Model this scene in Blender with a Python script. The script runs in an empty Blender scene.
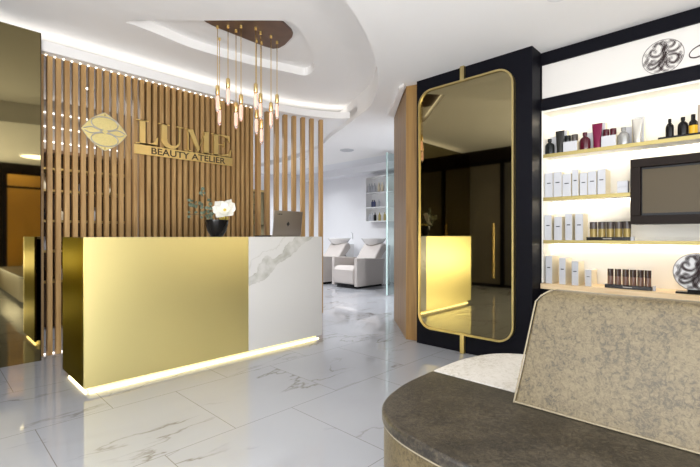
import bpy, bmesh, math, random
from mathutils import Vector, Matrix
random.seed(7)
S = bpy.context.scene
COL = S.collection
PI = math.pi

# ------------------------------------------------------------------ camera, world, lights, exposure
EYE = 1.095
cam_d = bpy.data.cameras.new('camera'); cam = bpy.data.objects.new('camera', cam_d); COL.objects.link(cam)
cam.location = (0, 0, EYE)
FW = Vector((.719, .695, 0)).normalized(); RT = Vector((FW.y, -FW.x, 0))
cam.rotation_euler = (PI/2, 0, math.atan2(FW.y, FW.x) - PI/2)
cam_d.sensor_width = 36; cam_d.lens = 414/700*36; cam_d.shift_y = 2/700
cam_d.clip_start = .05
S.camera = cam

W = bpy.data.worlds.new('world'); S.world = W; W.use_nodes = True
W.node_tree.nodes['Background'].inputs[0].default_value = (.85, .92, 1, 1)
W.node_tree.nodes['Background'].inputs[1].default_value = .4

S.view_settings.view_transform = 'Standard'; S.view_settings.look = 'None'
S.view_settings.gamma = 1; S.view_settings.use_curve_mapping = False
S.view_settings.exposure = 0.6
S.cycles.use_denoising = True
S.cycles.max_bounces = 10; S.cycles.diffuse_bounces = 6; S.cycles.glossy_bounces = 6
S.cycles.transparent_max_bounces = 16; S.cycles.sample_clamp_indirect = 6
S.cycles.caustics_reflective = False; S.cycles.caustics_refractive = False

def area(name, loc, rot, sx, sy, power, col=(1, 1, 1)):
    l = bpy.data.lights.new(name, 'AREA'); l.shape = 'RECTANGLE'; l.size = sx; l.size_y = sy
    l.energy = power; l.color = col
    o = bpy.data.objects.new(name, l); o.location = loc; o.rotation_euler = rot; COL.objects.link(o); return o
def spot(name, loc, power, col=(1, 1, 1), ang=150, rad=.06):
    l = bpy.data.lights.new(name, 'SPOT'); l.energy = power; l.color = col
    l.spot_size = math.radians(ang); l.spot_blend = .8; l.shadow_soft_size = rad
    o = bpy.data.objects.new(name, l); o.location = loc; COL.objects.link(o); return o

# added fill lights, set at made-up windows beside and behind the camera
area('added_side_fill', (-1.46, -.1, 1.45), (0, -PI/2, 0), 2.3, 3.8, 62, (.93, .965, 1))
area('added_rear_fill', (-.25, -2.56, 1.45), (PI/2, 0, 0), 2.1, 2.3, 62, (.93, .965, 1))
area('added_side_uplight', (-1.40, -.1, .55), (0, -PI/2-.75, 0), .5, 3.8, 84, (1, .985, .96))  # added uplight, tilted up to brighten the ceiling
area('added_rear_uplight', (-.25, -2.50, .55), (PI/2+.75, 0, 0), 2.1, .5, 56, (1, .985, .96))  # second added uplight, brightens the ceiling from behind
LAMPS = [  # x, y, z of ceiling, power, colour; most added to light the room
    (1.6, -1.2, 2.67, 22, (1, .95, .88)), (2.9, .9, 2.67, 10, (1, .93, .84)), (.4, .2, 2.67, 22, (1, .97, .92)),
    (-.3, 3.0, 2.95, 34, (1, .97, .93)), (3.3, 5.35, 2.733, 40, (.95, .97, 1)), (1.3, 5.3, 2.733, 24, (1, .96, .9)),
    (5.3, 3.7, 2.67, 42, (.95, .97, 1)), (5.43, 6.6, 2.67, 60, (.94, .97, 1)), (6.6, 7.9, 2.76, 16, (.94, .97, 1)), (6.9, 4.4, 2.76, 42, (.94, .97, 1)),
    (3.3, 7.6, 2.733, 50, (.95, .97, 1)), (5.1, 8.3, 2.733, 40, (.95, .97, 1))]
for i, (x, y, z, p, c) in enumerate(LAMPS):
    spot('downlight_beam', (x, y, z-.045), p*(2.3 if y > 3.5 and x > 1 else 1.3), c)

# ------------------------------------------------------------------ materials
MATS = {}
def newmat(name):
    m = bpy.data.materials.new(name); m.use_nodes = True
    return m, m.node_tree.nodes, m.node_tree.links, m.node_tree.nodes['Principled BSDF']
def mat(name, col, rough=.5, metal=0, emis=None, es=0, trans=0, ior=1.45, spec=.5, coat=0, sheen=0, noise=0, nscale=20, aniso=0):
    if name in MATS: return MATS[name]
    m, N, L, b = newmat(name)
    b.inputs['Base Color'].default_value = (*col, 1); b.inputs['Roughness'].default_value = rough
    b.inputs['Metallic'].default_value = metal; b.inputs['IOR'].default_value = ior
    b.inputs['Specular IOR Level'].default_value = spec; b.inputs['Coat Weight'].default_value = coat
    b.inputs['Transmission Weight'].default_value = trans; b.inputs['Sheen Weight'].default_value = sheen
    b.inputs['Anisotropic'].default_value = aniso
    if emis: b.inputs['Emission Color'].default_value = (*emis, 1); b.inputs['Emission Strength'].default_value = es
    if noise:
        tc = N.new('ShaderNodeTexCoord'); n = N.new('ShaderNodeTexNoise'); n.inputs['Scale'].default_value = nscale; n.inputs['Detail'].default_value = 5
        L.new(tc.outputs['Object'], n.inputs['Vector'])
        mx = N.new('ShaderNodeMix'); mx.data_type = 'RGBA'
        mx.inputs[6].default_value = (*[c*(1-noise) for c in col], 1); mx.inputs[7].default_value = (*[min(1, c*(1+noise)) for c in col], 1)
        L.new(n.outputs['Fac'], mx.inputs[0]); L.new(mx.outputs[2], b.inputs['Base Color'])
    MATS[name] = m; return m

def ramp(N, stops):
    r = N.new('ShaderNodeValToRGB'); e = r.color_ramp.elements
    e[0].position, e[0].color = stops[0][0], (*stops[0][1], 1); e[1].position, e[1].color = stops[-1][0], (*stops[-1][1], 1)
    for p, c in stops[1:-1]:
        k = e.new(p); k.color = (*c, 1)
    return r
def mathn(N, L, op, a, b=None, c=None):
    n = N.new('ShaderNodeMath'); n.operation = op
    for i, v in enumerate((a, b, c)):
        if v is None: continue
        if isinstance(v, (int, float)): n.inputs[i].default_value = v
        else: L.new(v, n.inputs[i])
    return n.outputs[0]

def wood(name, dark, light, rough=.45, scale=1.0, axis='Z'):
    m, N, L, b = newmat(name)
    tc = N.new('ShaderNodeTexCoord'); mp = N.new('ShaderNodeMapping')
    s = {'Z': (26, 26, 1.6), 'Y': (26, 1.6, 26), 'X': (1.6, 26, 26)}[axis]
    mp.inputs['Scale'].default_value = [k*scale for k in s]
    L.new(tc.outputs['Object'], mp.inputs['Vector'])
    n = N.new('ShaderNodeTexNoise'); n.inputs['Scale'].default_value = 1; n.inputs['Detail'].default_value = 7; n.inputs['Distortion'].default_value = .8
    L.new(mp.outputs[0], n.inputs['Vector'])
    r = ramp(N, [(.3, dark), (.7, light)]); L.new(n.outputs['Fac'], r.inputs[0]); L.new(r.outputs[0], b.inputs['Base Color'])
    b.inputs['Roughness'].default_value = rough
    bp = N.new('ShaderNodeBump'); bp.inputs['Strength'].default_value = .15; bp.inputs['Distance'].default_value = .002
    L.new(n.outputs['Fac'], bp.inputs['Height']); L.new(bp.outputs[0], b.inputs['Normal'])
    MATS[name] = m; return m

def velvet(name, cols, sheen=.6, scale=9, rough=.42):
    """crushed velvet: broad soft patches, with fine crush marks gathered inside them"""
    m, N, L, b = newmat(name)
    tc = N.new('ShaderNodeTexCoord')
    def noise(sc, det, ro, dist):
        n = N.new('ShaderNodeTexNoise'); n.inputs['Scale'].default_value = sc; n.inputs['Detail'].default_value = det
        n.inputs['Roughness'].default_value = ro; n.inputs['Distortion'].default_value = dist
        L.new(tc.outputs['Object'], n.inputs['Vector']); return n.outputs['Fac']
    patch, marks, fine = noise(scale*.45, 4, .6, .3), noise(scale*5.0, 5, .75, .9), noise(scale*14, 3, .6, 0)
    f = mathn(N, L, 'ADD', mathn(N, L, 'MULTIPLY', patch, .26), mathn(N, L, 'ADD', mathn(N, L, 'MULTIPLY', marks, .62), mathn(N, L, 'MULTIPLY', fine, .12)))
    r = ramp(N, [(.425, cols[0]), (.485, cols[1]), (.58, cols[2])]); L.new(f, r.inputs[0]); L.new(r.outputs[0], b.inputs['Base Color'])
    b.inputs['Roughness'].default_value = rough; b.inputs['Sheen Weight'].default_value = sheen; b.inputs['Sheen Roughness'].default_value = .3
    b.inputs['Sheen Tint'].default_value = (1, .88, .66, 1)
    bp = N.new('ShaderNodeBump'); bp.inputs['Strength'].default_value = .35; bp.inputs['Distance'].default_value = .004
    L.new(f, bp.inputs['Height']); L.new(bp.outputs[0], b.inputs['Normal'])
    MATS[name] = m; return m

def floor_mat():
    m, N, L, b = newmat('marble_floor_tiles')
    tc = N.new('ShaderNodeTexCoord'); mp = N.new('ShaderNodeMapping')
    mp.inputs['Location'].default_value = (-.0475+.795*10, -2.1+8.0, 0); L.new(tc.outputs['Object'], mp.inputs['Vector'])
    br = N.new('ShaderNodeTexBrick'); br.offset = .5; br.offset_frequency = 2; br.squash = 1
    br.inputs['Scale'].default_value = 1; br.inputs['Brick Width'].default_value = .795; br.inputs['Row Height'].default_value = .8
    br.inputs['Mortar Size'].default_value = .0022; br.inputs['Mortar Smooth'].default_value = .1; br.inputs['Bias'].default_value = 0
    br.inputs['Color1'].default_value = (0, 0, 0, 1); br.inputs['Color2'].default_value = (1, 1, 1, 1); br.inputs['Mortar'].default_value = (.5, .5, .5, 1)
    L.new(mp.outputs[0], br.inputs['Vector'])
    m2 = N.new('ShaderNodeMapping'); m2.inputs['Rotation'].default_value = (0, 0, .5); m2.inputs['Scale'].default_value = (.75, 1.9, 1)
    L.new(tc.outputs['Object'], m2.inputs['Vector'])
    rnd = mathn(N, L, 'MULTIPLY', br.outputs['Color'], 9.0)
    n = N.new('ShaderNodeTexNoise'); n.noise_dimensions = '4D'; n.inputs['Scale'].default_value = .8; n.inputs['Detail'].default_value = 7; n.inputs['Roughness'].default_value = .52; n.inputs['Distortion'].default_value = .5
    L.new(m2.outputs[0], n.inputs['Vector']); L.new(rnd, n.inputs['W'])
    v = mathn(N, L, 'ABSOLUTE', mathn(N, L, 'SUBTRACT', n.outputs['Fac'], .5))
    g = N.new('ShaderNodeTexNoise'); g.inputs['Scale'].default_value = 1.7; g.inputs['Detail'].default_value = 2; L.new(tc.outputs['Object'], g.inputs['Vector'])
    gate = N.new('ShaderNodeMapRange'); gate.inputs[1].default_value = .44; gate.inputs[2].default_value = .60; L.new(g.outputs['Fac'], gate.inputs[0])
    rv = ramp(N, [(0, (1, 1, 1)), (.007, (.0, .0, .0))]); L.new(v, rv.inputs[0])
    rs = ramp(N, [(0, (.22, .22, .22)), (.09, (0, 0, 0))]); L.new(v, rs.inputs[0])
    vf = mathn(N, L, 'MULTIPLY', mathn(N, L, 'ADD', mathn(N, L, 'MULTIPLY', rv.outputs[0], .7), mathn(N, L, 'MULTIPLY', rs.outputs[0], .4)), gate.outputs[0])
    mx = N.new('ShaderNodeMix'); mx.data_type = 'RGBA'; mx.inputs[6].default_value = (.385, .395, .42, 1); mx.inputs[7].default_value = (.15, .13, .11, 1)
    L.new(vf, mx.inputs[0])
    m3 = N.new('ShaderNodeMix'); m3.data_type = 'RGBA'; m3.inputs[7].default_value = (.22, .21, .2, 1)
    L.new(br.outputs['Fac'], m3.inputs[0]); L.new(mx.outputs[2], m3.inputs[6]); L.new(m3.outputs[2], b.inputs['Base Color'])
    b.inputs['Roughness'].default_value = .04; b.inputs['Specular IOR Level'].default_value = .75
    MATS['floor'] = m; return m

def desk_marble():
    m, N, L, b = newmat('calacatta_marble_panel')
    tc = N.new('ShaderNodeTexCoord'); sp = N.new('ShaderNodeSeparateXYZ'); L.new(tc.outputs['Object'], sp.inputs[0])
    n = N.new('ShaderNodeTexNoise'); n.inputs['Scale'].default_value = 3.2; n.inputs['Detail'].default_value = 7; n.inputs['Roughness'].default_value = .55; n.inputs['Distortion'].default_value = .4
    L.new(tc.outputs['Object'], n.inputs['Vector'])
    # distance from the slanting line of the big vein
    t = mathn(N, L, 'SUBTRACT', mathn(N, L, 'SUBTRACT', sp.outputs['Z'], .69), mathn(N, L, 'MULTIPLY', mathn(N, L, 'SUBTRACT', sp.outputs['X'], 2.05), .56))
    t = mathn(N, L, 'ADD', t, mathn(N, L, 'MULTIPLY', mathn(N, L, 'SUBTRACT', n.outputs['Fac'], .5), .34))
    a = mathn(N, L, 'ABSOLUTE', t)
    r = ramp(N, [(0, (.72, .72, .72)), (.045, (.5, .5, .5)), (.052, (.85, .85, .85)), (.06, (0, 0, 0))]); L.new(a, r.inputs[0])
    n2 = N.new('ShaderNodeTexNoise'); n2.inputs['Scale'].default_value = 9; n2.inputs['Detail'].default_value = 5; L.new(tc.outputs['Object'], n2.inputs['Vector'])
    r2 = ramp(N, [(.36, (.25, .25, .25)), (.6, (1, 1, 1))]); L.new(n2.outputs['Fac'], r2.inputs[0])
    f = mathn(N, L, 'MULTIPLY', r.outputs[0], r2.outputs[0])
    t2 = mathn(N, L, 'ABSOLUTE', mathn(N, L, 'ADD', t, -.12)); r3 = ramp(N, [(0, (.35, .35, .35)), (.006, (0, 0, 0))]); L.new(t2, r3.inputs[0])
    f = mathn(N, L, 'ADD', f, r3.outputs[0])
    mx = N.new('ShaderNodeMix'); mx.data_type = 'RGBA'; mx.inputs[6].default_value = (.58, .57, .55, 1); mx.inputs[7].default_value = (.30, .29, .24, 1)
    L.new(f, mx.inputs[0]); L.new(mx.outputs[2], b.inputs['Base Color']); b.inputs['Roughness'].default_value = .22
    return m

def brushed(name, col, rough=.3, axis='X'):
    m, N, L, b = newmat(name)
    tc = N.new('ShaderNodeTexCoord'); mp = N.new('ShaderNodeMapping')
    mp.inputs['Scale'].default_value = (2, 2, 260) if axis == 'X' else (200, 200, 2)
    L.new(tc.outputs['Object'], mp.inputs['Vector'])
    n = N.new('ShaderNodeTexNoise'); n.inputs['Scale'].default_value = 1; n.inputs['Detail'].default_value = 3; L.new(mp.outputs[0], n.inputs['Vector'])
    bp = N.new('ShaderNodeBump'); bp.inputs['Strength'].default_value = .06; bp.inputs['Distance'].default_value = .001
    L.new(n.outputs['Fac'], bp.inputs['Height']); L.new(bp.outputs[0], b.inputs['Normal'])
    b.inputs['Base Color'].default_value = (*col, 1); b.inputs['Metallic'].default_value = 1; b.inputs['Roughness'].default_value = rough
    return m

def fluted(name, col):
    m, N, L, b = newmat(name)
    tc = N.new('ShaderNodeTexCoord'); w = N.new('ShaderNodeTexWave'); w.bands_direction = 'Y'; w.inputs['Scale'].default_value = 9
    L.new(tc.outputs['Object'], w.inputs['Vector'])
    r = ramp(N, [(0, [c*.4 for c in col]), (1, col)]); L.new(w.outputs['Fac'], r.inputs[0]); L.new(r.outputs[0], b.inputs['Base Color'])
    b.inputs['Roughness'].default_value = .35
    return m

PLASTER = mat('white_plaster', (.88, .865, .85), .75, noise=.012, nscale=3)
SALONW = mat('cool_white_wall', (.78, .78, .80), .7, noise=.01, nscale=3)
FLOOR = floor_mat()
OAK = wood('oak_slats', (.33, .185, .065), (.50, .31, .125))
OAKP = wood('oak_panel', (.19, .095, .022), (.32, .18, .05), scale=.8)
OAKL = wood('pale_oak_ledge', (.62, .44, .24), (.80, .63, .40), axis='Y')
DKWOOD = wood('dark_walnut', (.055, .030, .018), (.11, .062, .036), rough=.35)
BACKW = wood('brown_backing', (.075, .042, .022), (.12, .07, .04), rough=.3)
EDGE = mat('shelf_edge_brass', (.42, .34, .13), .45, .6)
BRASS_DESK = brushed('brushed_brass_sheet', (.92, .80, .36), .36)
BRASS_SIDE = brushed('shaded_brass_sheet', (.085, .072, .030), .3); BRASS_SIDE.node_tree.nodes['Principled BSDF'].inputs['Specular Tint'].default_value = (.42, .38, .22, 1)  # same brass as the front; its dark reflections put into the colour
BRASS = mat('polished_brass', (.84, .62, .27), .25, 1)
BRASS_SH = mat('satin_brass_edge', (.62, .49, .22), .38, 1)
BRASS_BR = mat('bright_brass', (.88, .66, .26), .38, .85)
LEAF = mat('gold_leaf', (.85, .72, .32), .4, .75, noise=.15, nscale=60)
SILVER = mat('silver_line', (.50, .46, .40), .5, .3)
MARBLE = desk_marble()
BLACK = mat('matt_black_lacquer', (.005, .005, .008), .5, spec=.10)
BLACKG = mat('black_gloss', (.008, .007, .007), .18, spec=.25)
CHAR = mat('charcoal_frame', (.013, .008, .006), .5, spec=.15)
BRONZE = mat('bronze_mirror', (.35, .295, .165), .03, 1)
BRONZE_D = mat('dark_bronze_mirror', (.27, .225, .115), .03, 1)
SHELFBK = mat('white_shelf_back', (.86, .83, .76), .6)
SIGNW = mat('lightbox_acrylic', (.66, .635, .60), .5, emis=(1, .95, .89), es=.05)
GLASSD = mat('dark_glass', (.10, .095, .09), .12, spec=.6)
SCREEN = mat('tv_screen', (.085, .066, .040), .4, 0, spec=.2)
LED_W = mat('led_warm', (1, .95, .85), .5, emis=(1, .86, .66), es=14)
LED_SH = mat('led_shelf', (1, .95, .85), .5, emis=(1, .90, .74), es=10)
LED_Y = mat('led_amber', (1, .9, .5), .5, emis=(1, .84, .45), es=4.5)
LED_N = mat('led_neutral', (1, 1, 1), .5, emis=(1, .97, .92), es=1.0)
LAMPD = mat('lamp_diffuser', (1, 1, 1), .5, emis=(1, .97, .92), es=6)
DAYG = mat('window_glass', (.9, .95, 1), .05, trans=1, ior=1.1)
VEL_S = velvet('velvet_seat_shaded', [(.010, .008, .0055), (.024, .0185, .012), (.062, .050, .033)], .14, 12)  # same velvet as the backrest, shaded nap put into the colour
VEL_B = velvet('velvet_champagne', [(.038, .026, .010), (.086, .063, .027), (.122, .092, .044)], .12, 14)
VEL_R = velvet('velvet_rear_lit', [(.40, .37, .32), (.54, .52, .48), (.62, .60, .57)], .5)  # same velvet again, the nap's pale sheen put into the colour
PIPE = mat('velvet_piping', (.20, .165, .10), .5, sheen=.5, noise=.3, nscale=80)
GLASS = mat('clear_glass', (.95, .97, .96), .02, trans=1, ior=1.45)
GLASSG = mat('partition_glass', (.80, .93, .90), .02, trans=1, ior=1.3)
FIL = mat('filament', (1, .8, .7), .5, emis=(1, .58, .46), es=.9)
LEATH = mat('grey_beige_leather', (.45, .41, .385), .5, noise=.03, nscale=6)
CERAM = mat('white_ceramic', (.85, .85, .85), .15)
PETAL = mat('petal_white', (.70, .68, .61), .55)
STAMEN = mat('stamen_yellow', (.62, .48, .08), .6)
EUC = mat('eucalyptus_green', (.10, .13, .085), .6, noise=.25, nscale=30)
STEM = mat('stem_brown', (.12, .10, .06), .7)
ALU = mat('laptop_aluminium', (.36, .33, .31), .35, .85)
PAPER = mat('white_carton', (.50, .51, .545), .55)
CREAM = mat('cream_carton', (.78, .70, .52), .55)
LABEL = mat('dark_print', (.03, .03, .035), .5)
AMBER = mat('amber_metal_door', (.75, .42, .10), .3, .9)

# ------------------------------------------------------------------ mesh helpers
def obj(name, bm, m, parent=None, smooth=False, bevel=0, seg=2):
    bmesh.ops.recalc_face_normals(bm, faces=bm.faces)
    me = bpy.data.meshes.new(name); bm.to_mesh(me); bm.free()
    if m: me.materials.append(m)
    o = bpy.data.objects.new(name, me); COL.objects.link(o)
    if smooth:
        for p in me.polygons: p.use_smooth = True
        try: me.set_sharp_from_angle(angle=math.radians(40))
        except Exception: pass
    if bevel:
        md = o.modifiers.new('bevel', 'BEVEL'); md.width = bevel; md.segments = seg; md.limit_method = 'ANGLE'; md.angle_limit = math.radians(40)
    if parent:
        o.parent = parent; o.matrix_parent_inverse = Matrix.Translation(-parent.location) if parent.parent is None else Matrix.Identity(4)
    return o
# things sit at their base; the parts' meshes are written in place coordinates, so the parent inverse undoes the base location
def thing(name, label, cat, loc=(0, 0, 0), group=None):
    o = bpy.data.objects.new(name, None); COL.objects.link(o); o.location = loc; o.empty_display_size = .1
    o['label'] = label; o['category'] = cat
    if group: o['group'] = group
    return o
def tag(o, label, cat, group=None):
    o['label'] = label; o['category'] = cat
    if group: o['group'] = group
    return o
def struct(name, bm, m, bevel=0):
    o = obj(name, bm, m, bevel=bevel); o['kind'] = 'structure'; return o
def B(): return bmesh.new()
def box(bm, x0, x1, y0, y1, z0, z1):
    vs = [bm.verts.new((x, y, z)) for z in (z0, z1) for x, y in ((x0, y0), (x1, y0), (x1, y1), (x0, y1))]
    for f in ((3, 2, 1, 0), (4, 5, 6, 7), (0, 1, 5, 4), (1, 2, 6, 5), (2, 3, 7, 6), (3, 0, 4, 7)): bm.faces.new([vs[i] for i in f])
    return bm
def prism(bm, pts, a0, a1, axis='Z'):
    def P(u, v, a): return {'Z': (u, v, a), 'Y': (u, a, v), 'X': (a, u, v)}[axis]
    lo = [bm.verts.new(P(u, v, a0)) for u, v in pts]; hi = [bm.verts.new(P(u, v, a1)) for u, v in pts]
    n = len(pts); bm.faces.new(lo); bm.faces.new(hi)
    for i in range(n): bm.faces.new((lo[i], lo[(i+1) % n], hi[(i+1) % n], hi[i]))
    return bm
def holed(bm, outer, inner, z0, z1):
    for z in (z0, z1):
        es = []
        for loop in (outer, inner):
            vs = [bm.verts.new((x, y, z)) for x, y in loop]
            es += [bm.edges.new((vs[i], vs[(i+1) % len(vs)])) for i in range(len(vs))]
        bmesh.ops.triangle_fill(bm, use_beauty=True, edges=es)
    for loop in (outer, inner):
        lo = [bm.verts.new((x, y, z0)) for x, y in loop]; hi = [bm.verts.new((x, y, z1)) for x, y in loop]
        for i in range(len(loop)): bm.faces.new((lo[i], lo[(i+1) % len(loop)], hi[(i+1) % len(loop)], hi[i]))
    bmesh.ops.remove_doubles(bm, verts=bm.verts, dist=1e-5)
    return bm
def lathe(bm, prof, c=(0, 0, 0), n=20, sx=1, sy=1):
    rings = []
    for r, z in prof:
        if r < 1e-6: rings.append([bm.verts.new((c[0], c[1], c[2]+z))])
        else: rings.append([bm.verts.new((c[0]+r*sx*math.cos(2*PI*k/n), c[1]+r*sy*math.sin(2*PI*k/n), c[2]+z)) for k in range(n)])
    for a, b_ in zip(rings, rings[1:]):
        for k in range(n):
            k2 = (k+1) % n
            if len(a) == 1 and len(b_) == 1: continue
            if len(a) == 1: bm.faces.new((a[0], b_[k], b_[k2]))
            elif len(b_) == 1: bm.faces.new((a[k], a[k2], b_[0]))
            else: bm.faces.new((a[k], a[k2], b_[k2], b_[k]))
    return bm
def tube(bm, pts, r, n=8, closed=False):
    pts = [Vector(p) for p in pts]; rings = []; m = len(pts)
    for i, p in enumerate(pts):
        a = pts[(i-1) % m] if (i or closed) else p; b_ = pts[(i+1) % m] if (i < m-1 or closed) else p
        t = (b_-a).normalized(); up = Vector((0, 0, 1)) if abs(t.z) < .9 else Vector((1, 0, 0))
        u = t.cross(up).normalized(); v = t.cross(u).normalized()
        rr = r(i/(m-1)) if callable(r) else r
        rings.append([bm.verts.new(p+(u*math.cos(2*PI*k/n)+v*math.sin(2*PI*k/n))*rr) for k in range(n)])
    pairs = list(zip(rings, rings[1:])) + ([(rings[-1], rings[0])] if closed else [])
    for a, b_ in pairs:
        for k in range(n): bm.faces.new((a[k], a[(k+1) % n], b_[(k+1) % n], b_[k]))
    if not closed: bm.faces.new(rings[0]); bm.faces.new(rings[-1])
    return bm
def spline(pts, n=8, closed=False):
    out = []; m = len(pts); rng = m if closed else m-1
    def g(i): return pts[i % m] if closed else pts[max(0, min(m-1, i))]
    for i in range(rng):
        p0, p1, p2, p3 = g(i-1), g(i), g(i+1), g(i+2)
        for k in range(n):
            t = k/n
            out.append(tuple(.5*((2*b)+(-a+c)*t+(2*a-5*b+4*c-d)*t*t+(-a+3*b-3*c+d)*t**3) for a, b, c, d in zip(p0, p1, p2, p3)))
    if not closed: out.append(tuple(pts[-1]))
    return out
def ribbon(bm, pts, wf, P, th):
    """flat band of varying width along 2D pts; P maps (u, v, depth) to a point"""
    n = len(pts); A = []
    for i, (u, v) in enumerate(pts):
        a = pts[max(0, i-1)]; b_ = pts[min(n-1, i+1)]
        dx, dy = b_[0]-a[0], b_[1]-a[1]; l = math.hypot(dx, dy) or 1
        w = wf(i/(n-1))/2; nx, ny = -dy/l*w, dx/l*w
        A.append([bm.verts.new(P(u+s*nx, v+s*ny, d)) for s in (1, -1) for d in (0, th)])
    for a, b_ in zip(A, A[1:]):
        bm.faces.new((a[0], b_[0], b_[1], a[1])); bm.faces.new((a[2], a[3], b_[3], b_[2]))
        bm.faces.new((a[0], a[2], b_[2], b_[0])); bm.faces.new((a[1], b_[1], b_[3], a[3]))
    for a in (A[0], A[-1]): bm.faces.new((a[0], a[1], a[3], a[2]))
    return bm
def offs(pts, d):
    out = []
    for i, p in enumerate(pts):
        a = pts[max(0, i-1)]; b_ = pts[min(len(pts)-1, i+1)]; dx, dy = b_[0]-a[0], b_[1]-a[1]; l = math.hypot(dx, dy) or 1
        out.append((p[0]-dy/l*d, p[1]+dx/l*d))
    return out
def ceil_pt(px, py, z):   # a point of the ceiling plan, surveyed from the photo
    d = (EYE-z)*414/(py-235.5); l = (px-350)/414*d; p = FW*d+RT*l; return (p.x, p.y)
def on_x(px, X):          # y of a point standing on the plane x = X
    k = (px-350)/414; return X*(.695-.719*k)/(.719+.695*k)

# ------------------------------------------------------------------ room shell
struct('floor', box(B(), -1.7, 8.0, -2.8, 9.2, -.1, 0), FLOOR)
struct('wall_left', box(B(), -1.62, -1.5, -2.7, -2.1, 0, 3.1), PLASTER)
struct('wall_left', box(B(), -1.62, -1.5, 1.9, 2.55, 0, 3.1), PLASTER)
struct('wall_left', box(B(), -1.62, -1.5, 5.0, 9.1, 0, 3.1), SALONW)
struct('wall_left', box(B(), -1.62, -1.5, 2.55, 5.0, 2.7, 3.1), CHAR)
struct('wall_left', box(B(), -1.62, -1.5, -2.1, 1.9, 2.6, 3.1), PLASTER)
struct('wall_left', box(B(), -1.62, -1.5, -2.1, 1.9, 0, .25), PLASTER)
struct('wall_front', box(B(), .85, 8.0, -2.72, -2.6, 0, 3.1), CHAR)
struct('wall_front', box(B(), -1.62, .85, -2.72, -2.6, 2.6, 3.1), PLASTER)
struct('wall_front', box(B(), -1.62, .85, -2.72, -2.6, 0, .25), PLASTER)
struct('wall_back', box(B(), -1.62, 7.9, 9.0, 9.12, 0, 3.1), SALONW)
struct('wall_salon', box(B(), 7.65, 7.8, 2.4, 9.0, 0, 2.75), SALONW)
struct('wall_partition', box(B(), 4.45, 7.65, 3.1, 3.25, 0, 2.67), SALONW)
struct('wall_partition', box(B(), -1.5, 2.5, 6.1, 6.22, 0, 2.73), mat('grey_beige_wall', (.38, .35, .31), .3))
struct('wall_right', box(B(), 3.985, 4.1, -2.6, 1.32, 0, 2.67), PLASTER)
# unseen windows, added beside and behind the camera for the fill lights
def added_window(name, horizontal, a0, a1, z0, z1, c):
    f = B()
    n = 4 if a1-a0 > 3 else 3
    for i in range(n+1):
        a = a0+(a1-a0)*i/n
        (box(f, c-.04, c+.04, a-.025, a+.025, z0, z1) if not horizontal else box(f, a-.025, a+.025, c-.04, c+.04, z0, z1))
    for z in (z0+.025, z1-.025):
        (box(f, c-.04, c+.04, a0, a1, z-.025, z+.025) if not horizontal else box(f, a0, a1, c-.04, c+.04, z-.025, z+.025))
    w = struct(name, f, BLACK)
    g = B(); (box(g, c-.005, c+.005, a0, a1, z0, z1) if not horizontal else box(g, a0, a1, c-.005, c+.005, z0, z1))
    obj('window_pane', g, DAYG, w)
added_window('added_window_1', False, -2.1, 1.9, .25, 2.6, -1.56)
added_window('added_window_2', True, -1.5, .85, .25, 2.6, -2.66)
# dark glazed entrance with fluted glass beside it (seen in the tall mirror)
fr = B()
for y in (2.58, 3.75, 4.92): box(fr, -1.58, -1.50, y-.04, y+.04, 0, 2.7)
box(fr, -1.58, -1.50, 2.55, 4.96, 2.62, 2.7); box(fr, -1.58, -1.50, 2.55, 4.96, 0, .06)
dr = struct('door_1', fr, BLACK)
obj('door_glass', box(B(), -1.55, -1.54, 2.62, 3.71, .06, 2.62), GLASSD, dr)
obj('fluted_glass', box(B(), -1.55, -1.54, 3.79, 4.88, .06, 2.62), fluted('fluted_dark_glass', (.26, .235, .20)), dr)
h = B(); tube(h, [(-1.43, 3.90, .2), (-1.43, 3.90, 1.35)], .022, 12)
for z in (.4, 1.15): tube(h, [(-1.54, 3.90, z), (-1.43, 3.90, z)], .012, 8)
obj('door_handle', h, BRASS, dr, smooth=True)
# amber metal door behind the camera (seen in the wide bronze mirror)
d2 = struct('door_2', box(B(), 1.2, 2.15, -2.6, -2.56, 0, 2.5), BLACK)
obj('door_panel', box(B(), 1.28, 2.07, -2.56, -2.53, .04, 2.12), AMBER, d2)
obj('transom_panel', box(B(), 1.28, 2.07, -2.56, -2.53, 2.17, 2.42), AMBER, d2)

# ceiling: upper field with the lamp recess, curved dropped ceiling, ring soffit
UP = 2.95
rec_px = [(126, 22.5), (133, 24.5), (160, 35), (194, 48.5), (245, 63), (290, 72.5), (305, 75.5), (313, 71), (314, 62), (309, 46), (303, 34), (297, 26.5), (288, 21.5), (268, 20.5), (220, 20.5), (170, 20.5), (140, 20.5)]
REC = [ceil_pt(x, y, UP) for x, y in rec_px]
REC = spline(REC, 4, closed=True)
struct('ceiling', holed(B(), [(-1.62, -2.72), (8, -2.72), (8, 9.12), (-1.62, 9.12)], REC, UP, UP+.09), PLASTER)
struct('ceiling', box(B(), .6, 4.0, 2.0, 5.0, UP+.09, UP+.15), PLASTER)
rl = B(); A_, B_ = ceil_pt(135, 20.5, UP), ceil_pt(290, 20.5, UP); dv = Vector((B_[0]-A_[0], B_[1]-A_[1], 0)).normalized(); nv = Vector((-dv.y, dv.x, 0))
if nv.dot(Vector((1, 1, 0))) < 0: nv = -nv
tube(rl, [Vector((*A_, UP+.045))+dv*.12+nv*.02, Vector((*B_, UP+.045))-dv*.10+nv*.02], .008, 6)
tag(obj('recess_light_strip', rl, LED_N), 'light strip hidden inside the near rim of the ceiling recess', 'strip light')
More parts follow.
